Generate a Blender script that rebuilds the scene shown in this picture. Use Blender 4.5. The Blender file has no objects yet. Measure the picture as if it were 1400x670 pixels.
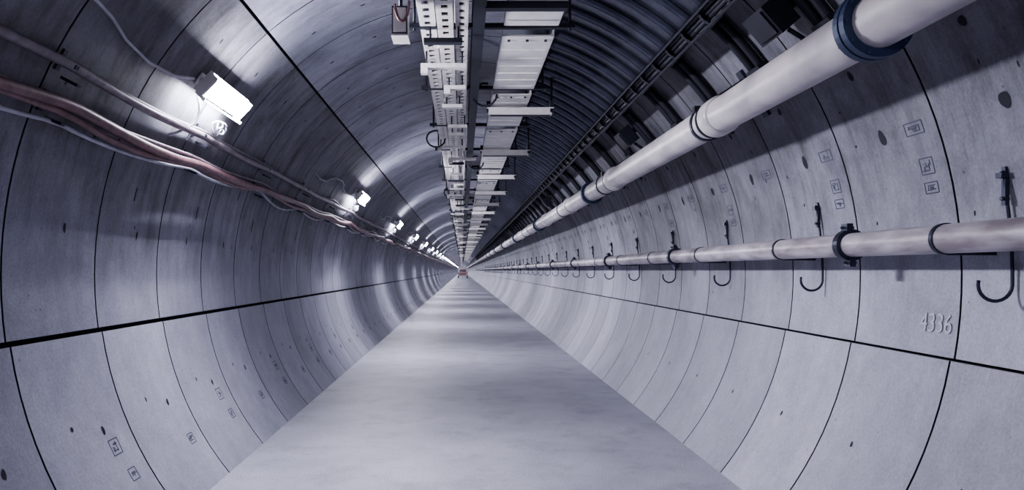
import bpy, math, random
from mathutils import Vector, Matrix
random.seed(7)
F=1100.0; H=1.6; CX=0.10; CZ=1.57; R=2.52
RING0=4.22; RS=1.075
Y0=RING0-12*RS; NR=330; Y1=Y0+NR*RS
def ray(u,v,rad):
    cz=CZ-H
    a=u*u+v*v; b=-2*(u*CX+v*cz); c=CX*CX+cz*cz-rad*rad
    t=(-b+math.sqrt(b*b-4*a*c))/(2*a)
    return u*t, v*t+H
def ang(u,v,rad=R):
    x,z=ray(u,v,rad); return math.atan2(z-CZ,x-CX)
def pt(a,y,r): return Vector((CX+r*math.cos(a),y,CZ+r*math.sin(a)))
def frame(a):
    n=Vector((math.cos(a),0,math.sin(a))); t=Vector((-math.sin(a),0,math.cos(a)))
    return t,Vector((0,1,0)),n
# ---------------- mesh builder
class MB:
    def __init__(s): s.v=[];s.f=[];s.m=[];s.s=[];s.t=[]
    def face(s,idx,m=0,sm=False,t=.5):
        s.f.append(idx);s.m.append(m);s.s.append(sm);s.t.append(t)
    def box(s,c,h,ax=None,m=0,t=.5):
        if ax is None: ax=(Vector((1,0,0)),Vector((0,1,0)),Vector((0,0,1)))
        c=Vector(c);b=len(s.v)
        for i in (-1,1):
            for j in (-1,1):
                for k in (-1,1):
                    s.v.append(c+ax[0]*h[0]*i+ax[1]*h[1]*j+ax[2]*h[2]*k)
        for q in ((0,1,3,2),(4,6,7,5),(0,4,5,1),(2,3,7,6),(0,2,6,4),(1,5,7,3)):
            s.face([b+x for x in q],m,False,t)
    def tube(s,pts,r,n=8,m=0,cap=True,rad=None):
        pts=[Vector(p) for p in pts]; b=len(s.v); N=len(pts)
        ref=None
        for i,p in enumerate(pts):
            tg=(pts[min(i+1,N-1)]-pts[max(i-1,0)]).normalized()
            if ref is None:
                ref=Vector((0,0,1)) if abs(tg.z)<.9 else Vector((1,0,0))
            ref=(ref-tg*ref.dot(tg)).normalized()
            o=tg.cross(ref)
            rr=rad[i] if rad else r
            for k in range(n):
                a=2*math.pi*k/n
                s.v.append(p+ref*math.cos(a)*rr+o*math.sin(a)*rr)
        for i in range(N-1):
            for k in range(n):
                k2=(k+1)%n
                s.face([b+i*n+k,b+i*n+k2,b+(i+1)*n+k2,b+(i+1)*n+k],m,True)
        if cap:
            s.face([b+k for k in range(n)][::-1],m); s.face([b+(N-1)*n+k for k in range(n)],m)
    def cyl(s,p0,p1,r,n=12,m=0): s.tube([p0,p1],r,n,m)
    def band(s,c,axis_y_half,r0,r1,n=28,m=0):
        c=Vector(c);b=len(s.v)
        prof=[(r0,-axis_y_half),(r1,-axis_y_half),(r1,axis_y_half),(r0,axis_y_half)]
        for k in range(n):
            a=2*math.pi*k/n
            for (r,y) in prof: s.v.append(c+Vector((r*math.cos(a),y,r*math.sin(a))))
        for k in range(n):
            k2=(k+1)%n
            for j in range(4):
                j2=(j+1)%4
                s.face([b+k*4+j,b+k*4+j2,b+k2*4+j2,b+k2*4+j],m)
    def done(s,name,mats,parent=None):
        me=bpy.data.meshes.new(name); me.from_pydata([tuple(v) for v in s.v],[],s.f)
        for m in mats: me.materials.append(m)
        me.polygons.foreach_set("material_index",s.m)
        me.polygons.foreach_set("use_smooth",s.s)
        at=me.attributes.new("tone",'FLOAT','FACE'); at.data.foreach_set("value",s.t)
        me.update()
        o=bpy.data.objects.new(name,me); bpy.context.scene.collection.objects.link(o)
        if parent: o.parent=parent
        return o
def empty(name):
    o=bpy.data.objects.new(name,None); bpy.context.scene.collection.objects.link(o); return o
# ---------------- materials
def mat(name,col,rough=.6,metal=0,noise=.15,scale=6,bump=.0,col2=None,stretch=(1,1,1)):
    m=bpy.data.materials.new(name); m.use_nodes=True; nt=m.node_tree; N=nt.nodes; L=nt.links
    bs=N["Principled BSDF"]; bs.inputs["Roughness"].default_value=rough; bs.inputs["Metallic"].default_value=metal
    tc=N.new("ShaderNodeTexCoord"); mp=N.new("ShaderNodeMapping"); mp.inputs["Scale"].default_value=stretch
    no=N.new("ShaderNodeTexNoise"); no.inputs["Scale"].default_value=scale; no.inputs["Detail"].default_value=6
    L.new(tc.outputs["Object"],mp.inputs["Vector"]); L.new(mp.outputs[0],no.inputs["Vector"])
    cr=N.new("ShaderNodeValToRGB"); cr.color_ramp.elements[0].position=.35; cr.color_ramp.elements[1].position=.68
    c2=col2 or tuple(c*(1-noise*2) for c in col)
    cr.color_ramp.elements[0].color=(*c2,1); cr.color_ramp.elements[1].color=(*col,1)
    L.new(no.outputs["Fac"],cr.inputs[0]); L.new(cr.outputs[0],bs.inputs["Base Color"])
    if bump:
        bp=N.new("ShaderNodeBump"); bp.inputs["Strength"].default_value=bump; bp.inputs["Distance"].default_value=.01
        L.new(no.outputs["Fac"],bp.inputs["Height"]); L.new(bp.outputs[0],bs.inputs["Normal"])
    return m
def concrete(name,base,dark,rough=.62,dirt=.5,pits=True,stretch=(1,1,1),tone=.22,top_dark=.0,scr=.4,grit=1.0,stain=0):
    m=bpy.data.materials.new(name); m.use_nodes=True; nt=m.node_tree; N=nt.nodes; L=nt.links
    bs=N["Principled BSDF"]; bs.inputs["Roughness"].default_value=rough
    tc=N.new("ShaderNodeTexCoord"); mp=N.new("ShaderNodeMapping"); mp.inputs["Scale"].default_value=stretch
    L.new(tc.outputs["Object"],mp.inputs["Vector"])
    def noise(sc,det,ro=.6,vec=None):
        n=N.new("ShaderNodeTexNoise"); n.inputs["Scale"].default_value=sc; n.inputs["Detail"].default_value=det
        n.inputs["Roughness"].default_value=ro; L.new(vec or mp.outputs[0],n.inputs["Vector"]); return n.outputs["Fac"]
    def mr(v,a,b,c,d):
        n=N.new("ShaderNodeMapRange"); L.new(v,n.inputs[0])
        for i,x in enumerate((a,b,c,d)): n.inputs[i+1].default_value=x
        return n.outputs[0]
    def mul(a,b,op='MULTIPLY'):
        n=N.new("ShaderNodeMath"); n.operation=op
        for i,x in enumerate((a,b)):
            if isinstance(x,(int,float)): n.inputs[i].default_value=x
            else: L.new(x,n.inputs[i])
        return n.outputs[0]
    big=mr(noise(.9,5),.35,.65,0,1); med=mr(noise(5,8,.7),.3,.7,0,1); fine=noise(60,3)
    fac=mul(mul(big,.5),mul(med,.5),'ADD')
    mx=N.new("ShaderNodeMix"); mx.data_type='RGBA'
    mx.inputs[6].default_value=(*dark,1); mx.inputs[7].default_value=(*base,1); L.new(fac,mx.inputs[0])
    at=N.new("ShaderNodeAttribute"); at.attribute_name="tone"
    k=mr(at.outputs["Fac"],0,1,1-tone,1+tone)
    k=mul(k,mr(fine,.3,.7,1-.14*grit,1+.12*grit))
    sep=N.new("ShaderNodeSeparateXYZ"); L.new(tc.outputs["Object"],sep.inputs[0])
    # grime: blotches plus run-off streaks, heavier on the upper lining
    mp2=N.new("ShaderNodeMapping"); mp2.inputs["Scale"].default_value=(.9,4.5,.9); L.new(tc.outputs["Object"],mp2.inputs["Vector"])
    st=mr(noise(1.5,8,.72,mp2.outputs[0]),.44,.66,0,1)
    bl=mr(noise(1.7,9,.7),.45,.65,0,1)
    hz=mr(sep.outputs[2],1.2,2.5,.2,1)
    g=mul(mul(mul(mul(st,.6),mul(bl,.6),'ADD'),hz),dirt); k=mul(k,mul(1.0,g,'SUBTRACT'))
    if top_dark:  # wall colour gets darker towards the top, edge broken up by noise
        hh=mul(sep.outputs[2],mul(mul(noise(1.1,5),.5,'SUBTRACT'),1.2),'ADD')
        k=mul(k,mr(hh,1.5,2.5,1,1-top_dark))
    if stain:
        k=mul(k,mr(noise(1.3,9,.75),.50,.66,1,1-stain))
    # pale scratches and lime marks
    sc_=mr(noise(3.0,10,.8,mp2.outputs[0]),.60,.66,0,scr); k=mul(k,mul(1.0,sc_,'ADD'))
    if pits:
        vo=N.new("ShaderNodeTexVoronoi"); vo.inputs["Scale"].default_value=9; L.new(mp.outputs[0],vo.inputs["Vector"])
        p=mr(vo.outputs["Distance"],.03,.08,.35,1); 
        msk=mr(noise(2.2,2),.5,.56,0,1)
        pm=N.new("ShaderNodeMix"); pm.data_type='FLOAT'; L.new(msk,pm.inputs[0]); pm.inputs[2].default_value=1; L.new(p,pm.inputs[3])
        k=mul(k,pm.outputs[0])
    vm=N.new("ShaderNodeVectorMath"); vm.operation='SCALE'; L.new(mx.outputs[2],vm.inputs[0]); L.new(k,vm.inputs["Scale"])
    L.new(vm.outputs[0],bs.inputs["Base Color"])
    bp=N.new("ShaderNodeBump"); bp.inputs["Strength"].default_value=.4; bp.inputs["Distance"].default_value=.006
    L.new(mul(med,mul(fine,.4),'ADD'),bp.inputs["Height"]); L.new(bp.outputs[0],bs.inputs["Normal"])
    L.new(mr(med,0,1,rough-.12,rough+.1),bs.inputs["Roughness"])
    return m
M_conc=concrete("segment_concrete",(.50,.50,.57),(.30,.30,.37),tone=.13,dirt=.72,top_dark=.5)
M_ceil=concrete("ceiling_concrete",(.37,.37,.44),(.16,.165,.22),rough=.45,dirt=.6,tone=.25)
M_floor=concrete("floor_concrete",(.49,.49,.555),(.32,.32,.385),rough=.52,dirt=0,pits=False,stretch=(1.3,1.2,1),scr=.12,grit=2.2,stain=.25)
M_grout=mat("joint_gasket",(.02,.021,.035),.8)
M_black=mat("black_steel",(.016,.018,.032),.55,.1)
M_dark=mat("dark_galvanised",(.06,.065,.10),.42,.7,scale=14)
M_rib=mat("shade_dark_ribs",(.10,.105,.145),.24,.75,noise=.2,scale=8)  # shade of the upper right concrete put into this dark base colour
M_white=mat("painted_white_steel",(.80,.77,.76),.45,.0,noise=.08,scale=9)
M_cream=mat("cream_tray",(.76,.72,.71),.5,0,noise=.12,scale=12)
M_pipe=mat("cream_pipe",(.68,.625,.63),.38,0,col2=(.42,.385,.41),scale=5,bump=.15,stretch=(1,.5,1))
M_pipe2=mat("weathered_pipe",(.60,.56,.60),.42,.1,col2=(.28,.235,.26),scale=7,bump=.15,stretch=(2,.4,2))
M_red=mat("red_cable_sheath",(.25,.135,.15),.42,0,noise=.22,scale=12)
M_grey=mat("grey_conduit",(.28,.235,.27),.42,.2,noise=.2,scale=12)
M_wcable=mat("white_cable",(.55,.55,.62),.5)
M_blue=mat("blue_flange",(.04,.06,.13),.5,.2)
M_stamp=mat("stamped_mark",(.10,.10,.15),.8)
M_paint=mat("pale_paint",(.62,.62,.68),.8,noise=.15,scale=40)
M_redpaint=mat("red_paint",(.65,.35,.35),.5)
M_glass=mat("dark_glass",(.16,.16,.19),.1)
M_end=mat("bulkhead_concrete",(.6,.6,.66),.7)
def emis(name,c,s):
    m=bpy.data.materials.new(name); m.use_nodes=True; b=m.node_tree.nodes["Principled BSDF"]
    b.inputs["Base Color"].default_value=(.8,.8,.8,1); b.inputs["Emission Color"].default_value=(*c,1); b.inputs["Emission Strength"].default_value=s
    return m
M_lamp=emis("lit_diffuser",(.885,.89,1.0),345)
# ---------------- lining
def panel(mb,a0,a1,y0,y1,r,ga0,ga1,gy,tone,n):
    a0+=ga0;a1-=ga1;y0+=gy;y1-=gy
    b=len(mb.v)
    for i in range(n+1):
        a=a0+(a1-a0)*i/n
        mb.v.append(pt(a,y0,r)); mb.v.append(pt(a,y1,r))
    for i in range(n):
        mb.face([b+2*i,b+2*i+1,b+2*i+3,b+2*i+2],0,True,tone)
    c=len(mb.v); ro=r+.055
    loop=[(a0+(a1-a0)*i/n,y0) for i in range(n+1)]+[(a1-(a1-a0)*i/n,y1) for i in range(n+1)]
    for (a,y) in loop: mb.v.append(pt(a,y,r)); mb.v.append(pt(a,y,ro))
    K=len(loop)
    for i in range(K):
        j=(i+1)%K
        mb.face([c+2*i,c+2*i+1,c+2*j+1,c+2*j],1,False,tone*.8)
def backing(mb,a0,a1,r):
    n=24;b=len(mb.v)
    for i in range(n+1):
        a=a0+(a1-a0)*i/n; mb.v.append(pt(a,Y0,r)); mb.v.append(pt(a,Y1,r))
    for i in range(n): mb.face([b+2*i,b+2*i+1,b+2*i+3,b+2*i+2],1,True)
aFR=math.atan2(-CZ-.03,math.sqrt(R*R-CZ*CZ)); aFL=math.pi-aFR
aJR=ang(768,-140); aJL=ang(-632,-105)
if aJL<0: aJL+=2*math.pi
aTL=ang(-302,370); aTR=math.radians(48)
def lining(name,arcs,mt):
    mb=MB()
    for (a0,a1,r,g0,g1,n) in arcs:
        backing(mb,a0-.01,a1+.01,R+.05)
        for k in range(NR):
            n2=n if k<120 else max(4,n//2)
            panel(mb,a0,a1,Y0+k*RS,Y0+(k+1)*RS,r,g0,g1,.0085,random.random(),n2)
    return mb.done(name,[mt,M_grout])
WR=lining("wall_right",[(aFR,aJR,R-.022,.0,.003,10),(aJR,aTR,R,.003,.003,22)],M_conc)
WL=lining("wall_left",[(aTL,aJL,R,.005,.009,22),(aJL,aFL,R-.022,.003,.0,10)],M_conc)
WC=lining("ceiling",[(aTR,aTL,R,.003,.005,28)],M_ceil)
fl=MB(); xl=CX-math.sqrt((R-.022)**2-CZ**2); xr=2*CX-xl
fl.box(((xl+xr)/2,(Y0+Y1)/2,-.1),((xr-xl)/2,(Y1-Y0)/2,.1),t=.5)
fl.done("floor",[M_floor])
eb=MB(); eb.box((CX,Y1+.15,CZ),(R+.1,.1,R+.1)); eb.done("wall_end",[M_end])
eb=MB(); eb.box((CX,Y0-.15,CZ),(R+.1,.1,R+.1)); eb.done("wall_back",[M_end])
# ---------------- wall marks
def onwall(mb,a,y,ht,hy,thick,m=0,r=R,tw=0):
    t,l,n=frame(a)
    mb.box(pt(a,y,r-thick*.5),(ht,hy,thick),(t,l,n),m)
def disc(mb,a,y,rt,ry,r=R,m=0,lift=.003):
    t,l,n=frame(a); b=len(mb.v); N=14
    c=pt(a,y,r-lift); ph=random.random()*6
    for k in range(N):
        q=2*math.pi*k/N; w=1+.12*math.sin(2*q+ph)+.08*math.sin(3*q+ph*2)
        mb.v.append(c+t*math.cos(q)*rt*w+l*math.sin(q)*ry*w)
    mb.face([b+k for k in range(N)],m)
hR=MB();hL=MB();hC=MB();sR=MB();sL=MB()
aH=ang(571,180); aHL=[ang(-449,-183,R),ang(-420,-187,R)]
def stamp(mb,a,y,r,w,h):
    e=.0032
    onwall(mb,a,y-w,h,e,.0015,r=r); onwall(mb,a,y+w,h,e,.0015,r=r)
    for q in (-1,1): onwall(mb,a+q*h/r,y,e,w,.0015,r=r)
    for i in range(random.randint(2,4)):
        q=random.uniform(-.6,.6); onwall(mb,a+q*h/r,y+random.uniform(-.3,.3)*w,e,w*random.uniform(.3,.6),.0015,r=r)
    for i in range(random.randint(3,5)):
        q=random.uniform(-.4,.4); onwall(mb,a+q*h/r,y+random.uniform(-.6,.6)*w,h*random.uniform(.2,.4),e,.0015,r=r)
for k in range(-3,60):
    ym=RING0+(k-.5)*RS
    disc(hR,aH,ym,.045,.034)
    disc(hR,ang(560,280),ym+.05,.03,.025)
    stamp(sR,ang(600,189),ym-.33,R,.085,.035)
    if k%2==0 or k<2: stamp(sR,ang(600,135),ym-.35,R,.06,.045); stamp(sR,ang(600,106),ym-.35,R,.06,.03)
    for s_,a in zip((-.17,.17),aHL): disc(hL,a,ym+s_+.02,.017+.010*(s_>0),.012+.007*(s_>0),R-.022)
    disc(hR,ang(560,-250),ym+.15,.018,.012,R-.022)
    aS=ang(-424,-262)
    stamp(sL,aS,ym+.3,R-.022,.05,.04)
    if k%2: stamp(sL,ang(-424,-215),ym+.25,R-.022,.06,.05)
    a=ang(-600,random.uniform(120,240)); onwall(hL,a,ym+random.uniform(-.4,.4),random.uniform(.02,.07),.004,.003)
    a=ang(-600,random.uniform(-60,420)); disc(hL,a,ym+random.uniform(-.4,.4),random.uniform(.012,.025),random.uniform(.006,.012))
    for j in range(3):
        a=ang(600,random.uniform(-60,300)); disc(hR,a,ym+random.uniform(-.4,.4),random.uniform(.008,.018),random.uniform(.005,.011))
    disc(hL,ang(-560,60),ym+.1,.032,.014)
    disc(hL,ang(-420,400),ym+random.uniform(-.1,.1),.022,.016)
    for q in (-250,-150): disc(hC,ang(q,400),ym+random.uniform(-.1,.1),.022,.016)
hR.done("bolt_pockets",[M_grout],WR);hL.done("bolt_pockets",[M_grout],WL);hC.done("bolt_pockets",[M_grout],WC)
sR.done("casting_stamps",[M_stamp],WR);sL.done("casting_stamps",[M_stamp],WL)
cu=bpy.data.curves.new("ring_number_marking",'FONT'); cu.body="4336"; cu.size=.15; cu.extrude=.001; cu.align_x='CENTER'; cu.align_y='CENTER'
cu.materials.append(M_paint)
to=bpy.data.objects.new("ring_number_marking",cu); bpy.context.scene.collection.objects.link(to)
a=ang(648,-73); t,l,n=frame(a)
mtx=Matrix((( -l.x,t.x,-n.x),(-l.y,t.y,-n.y),(-l.z,t.z,-n.z))).to_4x4()
mtx.translation=pt(a,4.42,R-.006); to.matrix_world=mtx
# ---------------- right large pipe
lp=empty("ventilation_pipe")
px,pz=1.85,H+1.11; pr=.122
mb=MB(); mb.tube([(px,y,pz) for y in (Y0+1,0,4,8,16,40,100,Y1-1)],pr,36,0); mb.done("pipe_body",[M_pipe],lp)
mb=MB()
y=3.62-7.85
while y<150:
    mb.band((px,y-.03,pz),.022,pr-.005,pr+.04,36,0); mb.band((px,y+.03,pz),.022,pr-.005,pr+.04,36,0)
    for k in range(10):
        q=2*math.pi*k/10; c=Vector((px+(pr+.025)*math.cos(q),y,pz+(pr+.025)*math.sin(q)))
        mb.cyl(c-Vector((0,.07,0)),c+Vector((0,.07,0)),.009,6,0)
    y+=7.85
mb.done("flanges",[M_blue],lp)
mb=MB(); y=5.85-7.86
while y<150:
    mb.tube([(px,y-.16,pz),(px,y-.14,pz),(px,y+.02,pz),(px,y+.05,pz)],.1,32,0,rad=[pr,pr+.018,pr+.018,pr])
    mb.band((px,y+.075,pz),.012,pr,pr+.014,28,1)
    for q in (2.6,-.6): mb.box((px+(pr+.025)*math.cos(q),y+.075,pz+(pr+.025)*math.sin(q)),(.022,.03,.022),m=1)
    y+=3.93
mb.done("couplings",[M_pipe,M_black],lp)
mb=MB(); y=RING0-.3-2*RS
while y<120:
    aP=math.atan2(pz-CZ,px-CX); t,l,n=frame(aP)
    dist=math.hypot(px-CX,pz-CZ)
    for q in (-.05,.05): mb.box(pt(aP+q,y,(dist+R)/2+.05),(.02,.03,(R-dist)/2-.06),(t,l,n),0)
    mb.box(pt(aP,y,R-.02),(.2,.05,.012),(t,l,n),0)
    mb.band((px,y,pz),.02,pr-.004,pr+.012,28,0)
    y+=2*RS*2
mb.done("wall_brackets",[M_dark],lp)
# ---------------- right small pipe
sp=empty("water_main_pipe"); sx,sz=2.36,H+.155; sr=.072
mb=MB(); mb.tube([(sx,y,sz) for y in (Y0+1,0,4,8,16,40,100,Y1-1)],sr,28,0); mb.done("pipe_body",[M_pipe2],sp)
mb=MB(); y=4.9-8
while y<140:
    mb.band((sx,y,sz),.03,sr-.004,sr+.024,28,0)
    for q in (math.pi*.55,-math.pi*.5):
        c=Vector((sx+(sr+.035)*math.cos(q),y,sz+(sr+.035)*math.sin(q))); mb.box(c,(.018,.04,.025),m=0)
        mb.cyl(c-Vector((.04,0,0)),c+Vector((.04,0,0)),.009,6,0)
    y+=4
mb.done("coupling_clamps",[M_dark],sp)
mb=MB(); y=3.93-8
wx=CX+math.sqrt(R*R-(sz-CZ)**2)
while y<140:
    mb.band((sx,y,sz),.014,sr-.004,sr+.006,28,0)
    mb.box(((sx+sr+wx)/2-.012,y,sz-.03),((wx-sx-sr)/2+.008,.02,.015),m=0)
    mb.box(((sx+sr+wx)/2-.035,y,sz-sr-.0),((wx-sx-sr)/2+.02,.02,.008),m=0)
    y+=2
mb.done("saddle_brackets",[M_dark],sp)
mb=MB(); y=3.80-8
def wallx(z): return CX+math.sqrt(R*R-(z-CZ)**2)
while y<90:
    zt=H+.47; path=[]; zz=zt
    while zz>H-.12:
        path.append((wallx(zz)-.022,y,zz)); zz-=.06
    xb=path[-1][0]; zb=path[-1][2]; rr=.075
    for k in range(1,13):
        q=math.pi*k/12*1.1; path.append((xb-rr+rr*math.cos(q),y+.02*k/12,zb-rr*math.sin(q)))
    mb.tube(path,.0085,8,0)
    zc_=H+.40
    mb.box((wallx(zc_)-.018,y,zc_),(.010,.014,.09),m=0)
    mb.box((wallx(zc_)-.035,y,zc_+.05),(.016,.022,.012),m=0)
    mb.cyl((wallx(zc_-.06)-.05,y,zc_-.06),(wallx(zc_-.06)-.012,y,zc_-.06),.010,8,0)
    y+=2.0
mb.done("cable_hooks",[M_dark])
# ---------------- left cables
def cable(mb,u,v,rad,r,amp,y0,y1,ph,m=0,n=10,sag=0.03):
    pts=[];y=y0
    while y<y1:
        x,z=ray(u,v,rad); a=math.atan2(z-CZ,x-CX)
        w=amp*(math.sin(y*1.1+ph)*.6+math.sin(y*2.3+ph*2)*.4)+sag*abs(math.sin(math.pi*y/(2.15)))
        pts.append(pt(a+w/R,y,rad+amp*.25*math.sin(y*1.7+ph)))
        y+=.18 if y<40 else .9
    mb.tube(pts,r,n,m)
mb=MB()
cable(mb,-632,260,2.38,.034,.026,Y0+1,250,.4,0,sag=.03)
cable(mb,-632,250,2.38,.020,.030,Y0+1,250,1.4,0,sag=.04)
cable(mb,-632,241,2.43,.013,.04,Y0+1,250,2.4,1,sag=.06)
cable(mb,-632,270,2.43,.014,.02,Y0+1,250,2.0,2,sag=.02)
mb.done("power_cable_bundle",[M_red,M_wcable,M_grey])
mb=MB()
cable(mb,-632,330,2.44,.028,.010,Y0+1,250,.9,0,sag=.015)
cable(mb,-632,342,2.46,.012,.020,Y0+1,250,2.9,0,sag=.03)
y=Y0+2.2
while y<150:
    for (u,v) in ((-632,332),(-632,257)):
        a=ang(u,v); t,l,n=frame(a)
        mb.box(pt(a,y,R-.06),(.012,.02,.05),(t,l,n),1); mb.box(pt(a-.0,y,R-.012),(.06,.02,.006),(t,l,n),1)
        mb.box(pt(a+.034,y,2.41),(.008,.02,.05),(t,l,n),1)
    y+=2*RS
mb.done("lighting_conduit",[M_grey,M_dark])
# ---------------- lamps
LY0=6.28; LS=8.62; RL=2.385
aL=ang(-314,230,RL); tL,lL,nL=frame(aL)
TI=math.radians(10)
tT=tL*math.cos(TI)+nL*math.sin(TI); nT=nL*math.cos(TI)-tL*math.sin(TI)
def lamp(y):
    e=empty("tunnel_lamp"); c=pt(aL,y,RL)
    mb=MB(); ax=(tT,lL,nT)
    mb.box(c+nT*.028,(.09,.48,.014),ax,0)
    mb.box(c+tT*.104-nT*.048,(.003,.48,.030),ax,0)   # glare shield on the wall side
    for s_ in (-1,1):
        mb.box(c+lL*.472*s_,(.084,.007,.038),ax,0)
        mb.box(c+lL*.472*s_+tT*.094-nT*.03,(.012,.007,.045),ax,0)
        mb.box(c+nL*.075+lL*.3*s_,(.02,.02,.045),(tL,lL,nL),0)
        mb.box(c+nL*.122+lL*.3*s_,(.05,.05,.005),(tL,lL,nL),0)
    mb.done("housing",[M_white],e)
    mb=MB(); b=len(mb.v)
    prof=[(-.088,.015),(-.060,-.042),(.078,-.045),(.088,.015)]
    for s_ in (-1,1):
        for (q,w) in prof: mb.v.append(c+tT*q+nT*w+lL*.464*s_)
    for i in range(3): mb.face([b+i,b+i+1,b+4+i+1,b+4+i],0)
    mb.face([b,b+1,b+2,b+3],1);mb.face([b+7,b+6,b+5,b+4],1)
    mb.done("diffuser",[M_lamp,M_white],e)
    if y>90: return
    mb=MB()
    base=c+nL*.06-lL*.45
    pts=[base]
    for i in range(1,9):
        q=i/8; a=aL+.02+.17*q
        pts.append(pt(a,y-.45+.25*math.sin(q*3),2.46-.05*math.sin(q*math.pi)))
    mb.tube(pts,.011,8,0)
    cc=pt(aL+.10,y+.38,2.42)
    for j in range(3):
        rr=.05+.018*j
        mb.tube([cc+tL*rr*math.cos(k*.52+j)*.7+lL*rr*1.5*math.sin(k*.52+j)+nL*(.01*j-.02*math.sin(k)) for k in range(13)],.008,6,0)
    pts=[pt(aL+.01+.02*i/10+.03*math.sin(i*.9),y-.5-i*.35,2.47-.03*math.sin(i*1.7)) for i in range(11)]
    mb.tube(pts,.010,8,0)
    mb.done("supply_cable",[M_wcable],e)
k=-1
while LY0+k*LS<Y1-1: lamp(LY0+k*LS); k+=1
# ---------------- central overhead services
rail=empty("overhead_service_rail"); ZT=H+1.90
mb=MB(); L0=Y0+1; L1=300; ym=(L0+L1)/2; hy=(L1-L0)/2
mb.box((.125,ym,ZT-.05),(.045,hy,.008)); mb.box((.125,ym,ZT+.12),(.05,hy,.008)); mb.box((.125,ym,ZT+.035),(.006,hy,.085))
mb.done("beam",[M_black],rail)
mb=MB(); y=RING0-6*RS
def zc(x): return CZ+math.sqrt(R*R-(x-CX)**2)-.01
while y<165:
    mb.box((.125,y,(ZT+.12+zc(.125))/2),(.02,.02,(zc(.125)-ZT-.12)/2))
    for x in (-.38,.85): mb.cyl((x,y,ZT),(x,y,zc(x)),.012,6)
    mb.box((.23,y,ZT+.035),(.66,.028,.018))
    y+=2*RS
mb.box((.45,5.66,ZT-.04),(.29,.04,.025))
mb.done("hangers",[M_black],rail)
tray=empty("perforated_cable_tray")
mb=MB(); 
def perf(x0,x1,z,ya,yb,pitch):
    w=(x1-x0); y=ya
    mb.box(((x0+x0+w*.3)/2,(ya+yb)/2,z),(w*.15,(yb-ya)/2,.004)); mb.box((x1-w*.15,(ya+yb)/2,z),(w*.15,(yb-ya)/2,.004))
    while y<yb:
        mb.box(((x0+x1)/2,y,z),(w*.2,pitch*.28,.004)); y+=pitch
    mb.box((x0,(ya+yb)/2,z+.03),(.004,(yb-ya)/2,.03)); mb.box((x1,(ya+yb)/2,z+.03),(.004,(yb-ya)/2,.03))
for (x0,x1,dz) in ((-.33,-.21,.03),(-.19,-.07,.0),(-.05,.045,.02)):
    y=L0
    while y<80:
        Ln=2*RS; perf(x0,x1,ZT+dz,y,y+Ln-.02,.16); y+=Ln
    mb.box(((x0+x1)/2,(80+L1)/2,ZT+dz),((x1-x0)/2,(L1-80)/2,.02))
y=RING0-6*RS+.5
while y<165:
    for x in (-.2,-.06): mb.cyl((x,y,ZT),(x,y,zc(x)),.008,6)
    y+=2*RS
mb.done("strips",[M_cream],tray)
mb=MB(); y=3.0
cols=[0,1,0,1,0,2]
while y<110:
    xa=random.choice([-.36,-.28,-.22,-.18,-.30]); xb=random.choice([.0,.03,.06,.22])
    z=ZT-.085-random.choice([0,.02,.04])
    m=cols[random.randrange(6)]
    mb.box(((xa+xb)/2,y,z),((xb-xa)/2,.03+.02*random.random(),.018),m=m)
    if random.random()<.35: mb.box((xa+.03,y,z-.03),(.03,.04,.035),m=m)
    for x in (xa+.05,min(xb-.03,.03)): mb.cyl((x,y,z),(x,y,ZT+.01),.008,6,1)
    y+=random.choice([.7,.9,1.1,1.3])
mb.done("cross_arms",[M_cream,M_black,M_white],tray)
mb=MB()
for x in (-.27,-.14,-.11,0): mb.tube([(x+.01*math.sin(y*.9+x*9),y,ZT+.045) for y in range(int(L0)+1,165,1)],.016,6,0)
for (x,y,z) in ((-.37,11.3,ZT-.05),(.24,8.6,ZT-.02),(.24,14,ZT-.02),(-.3,19,ZT-.05),(.24,22,ZT)):
    mb.tube([(x+.13*math.cos(q*.45),y+.1*math.sin(q*.45),z-.10*math.sin(q*.45)) for q in range(12)],.012,8,0)
mb.done("cables",[M_black],tray)
cov=empty("covered_cable_duct"); mb=MB()
y=RING0-4*RS+.1
while y<150:
    Ln=2*RS-.28
    mb.box((.53,y+Ln/2,ZT-.01),(.205,Ln/2,.006),m=0)
    for x in (.325,.735): mb.box((x,y+Ln/2,ZT+.015),(.006,Ln/2,.03),m=0)
    nr=7
    for j in range(nr): mb.box((.53,y+Ln*(j+.5)/nr,ZT-.019),(.19,.012,.004),m=0)
    for j in range(3): mb.cyl((.38+.15*j,y+.1,ZT-.03),(.38+.15*j,y+.1,ZT-.015),.012,8,1)
    y+=2*RS
mb.done("cover_plates",[M_white,M_black],cov)
mb=MB(); y=9.2
while y<150:
    mb.box((.66,y,ZT-.09),(.36,.05,.035),m=0); mb.box((.66,y,ZT-.05),(.38,.065,.006),m=0)
    mb.box((.66,y,ZT-.128),(.34,.035,.004),m=1)
    mb.box((.30,y,ZT-.03),(.02,.03,.06),m=1); mb.box((1.02,y,ZT-.03),(.02,.05,.07),m=1)
    mb.cyl((1.02,y,ZT),(1.02,y,zc(1.02)-.06),.012,6,1)
    y+=3*RS
mb.done("cross_boxes",[M_white,M_black],cov)
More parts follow.
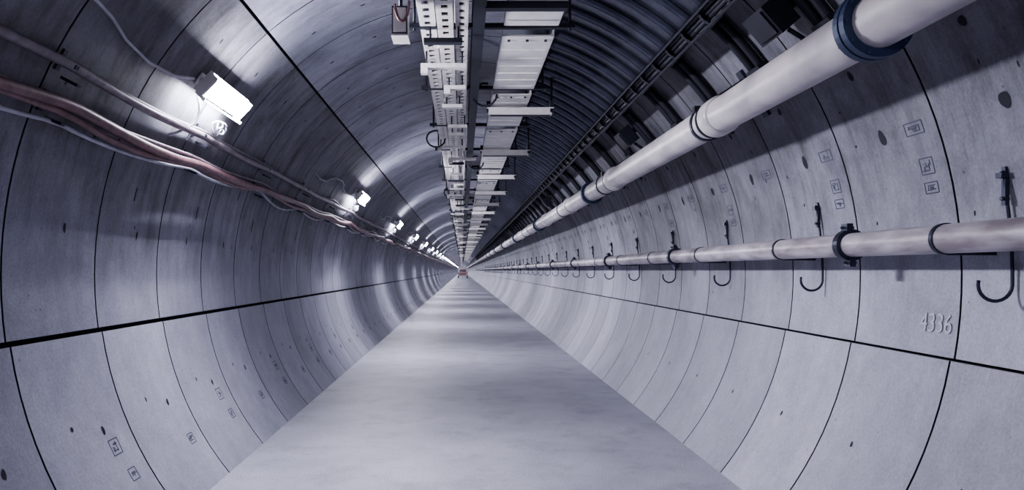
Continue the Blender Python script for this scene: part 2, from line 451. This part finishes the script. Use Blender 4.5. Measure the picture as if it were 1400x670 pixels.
# ---------------- upper right: added ribbed sheet, dark colour stands in for ceiling shade
a0=ang(353,370,2.42); a1=ang(138,370,2.42)
mb=MB(); b=len(mb.v); n=16
for i in range(n+1):
    a=a0+(a1-a0)*i/n; mb.v.append(pt(a,L0,2.46)); mb.v.append(pt(a,200,2.46))
for i in range(n): mb.face([b+2*i,b+2*i+1,b+2*i+3,b+2*i+2],0,True)
y=L0
while y<120:
    mb.tube([pt(a0+(a1-a0)*i/12,y,2.465) for i in range(13)],.055,10,0); y+=RS/3
for q in (0.0,1.0):
    a=a0+(a1-a0)*q; t,l,n_=frame(a); mb.box(pt(a,ym,2.40),(.02,hy-5,.018),(t,l,n_),0)
mb.done("shade_toned_ribs",[M_rib])
rk=empty("side_cable_rack"); mb=MB()
aR=ang(353,370,2.3); t,l,n_=frame(aR)
for q in (-.06,.06): mb.box(pt(aR+q/2.3,ym,2.27),(.008,hy,.03),(t,l,n_))
y=L0+.1
while y<100: mb.box(pt(aR,y,2.265),(.06,.02,.01),(t,l,n_)); mb.box(pt(aR,y,2.35),(.02,.02,.10),(t,l,n_)); y+=.43
for q in (-.03,.005,.035): mb.tube([pt(aR+(q+.006*math.sin(y+q*90))/2.3,y,2.30) for y in range(int(L0)+1,165)],.02,8,0)
mb.done("rack_rails",[M_black],rk)
# arched support ribs between rack and pipe
mb=MB(); a2=ang(560,380); a3=aR-.04
y=RING0-5*RS+.35
while y<110:
    for dy in (0,.14):
        mb.tube([pt(a2+(a3-a2)*i/10,y+dy,2.475) for i in range(11)],.032,8,0)
    t,l,n_=frame(a2); mb.box(pt(a2,y+.07,2.47),(.03,.11,.03),(t,l,n_),0)
    y+=RS
mb.done("arch_support_ribs",[M_black])
mb=MB()
for yy in (4.9,9.2,17.8,30.7):
    aa=ang(358,290,2.3); t,l,n_=frame(aa)
    mb.box(pt(aa,yy,2.36),(.10,.16,.07),(t,l,n_),0); mb.box(pt(aa,yy,2.285),(.08,.13,.008),(t,l,n_),0)
    mb.box(pt(aa,yy,2.47),(.03,.05,.04),(t,l,n_),0)
    mb.cyl(pt(aa-.045,yy-.1,2.36),pt(aa-.09,yy-.1,2.40),.015,8,0)
mb.done("junction_boxes",[M_black])
sb=empty("signal_box"); mb=MB()
x,z=-.44,H+1.76; y=5.75
mb.box((x,y,z),(.055,.10,.10),m=0); mb.box((x,y-.105,z),(.045,.006,.085),m=1)
mb.box((x,y,z-.105),(.06,.11,.006),m=1)
mb.cyl((x,y,z+.08),(x,y,zc(x)-.005),.014,8,0)
mb.done("body",[M_dark,M_white],sb)
mb=MB(); mb.tube([(x+.02+.05*math.cos(q*.5),y-.14,z+.12-.14*abs(math.sin(q*.5))) for q in range(13)],.01,8,0); mb.done("loop_cable",[M_red],sb)
# ---------------- distant vehicle
ve=empty("maintenance_vehicle"); yv=170
mb=MB()
mb.box((.1,yv+1.5,.85),(.95,2.0,.35),m=0); mb.box((.1,yv+1.6,1.55),(.85,1.5,.38),m=1); mb.box((.1,yv+1.6,1.97),(.82,1.4,.05),m=0)
mb.box((.1,yv+.08,1.58),(.7,.03,.26),m=2); mb.box((.1,yv-.55,.52),(.97,.08,.1),m=1)
for s_ in (-1,1):
    mb.box((.1+s_*.8,yv-.52,.9),(.1,.03,.12),m=1)
    for q in (0.2,2.8): mb.cyl((.1+s_*.95-.12,yv+q,.36),(.1+s_*.95+.12,yv+q,.36),.36,18,3)
mb.done("body",[M_redpaint,M_white,M_glass,M_black],ve)
# ---------------- world, camera
w=bpy.data.worlds.new("world"); bpy.context.scene.world=w; w.use_nodes=True
w.node_tree.nodes["Background"].inputs[0].default_value=(.05,.06,.1,1); w.node_tree.nodes["Background"].inputs[1].default_value=.3
cd=bpy.data.cameras.new("camera"); cam=bpy.data.objects.new("camera",cd); bpy.context.scene.collection.objects.link(cam)
cam.location=(0,0,H); cam.rotation_euler=(math.pi/2,0,0)
cd.sensor_width=36; cd.lens=F/1400*36; cd.shift_x=68/1400; cd.shift_y=35/1400; cd.clip_end=600; cd.clip_start=.05
bpy.context.scene.camera=cam
sc=bpy.context.scene
sc.view_settings.view_transform='AgX'
sc.view_settings.look='AgX - Medium High Contrast'
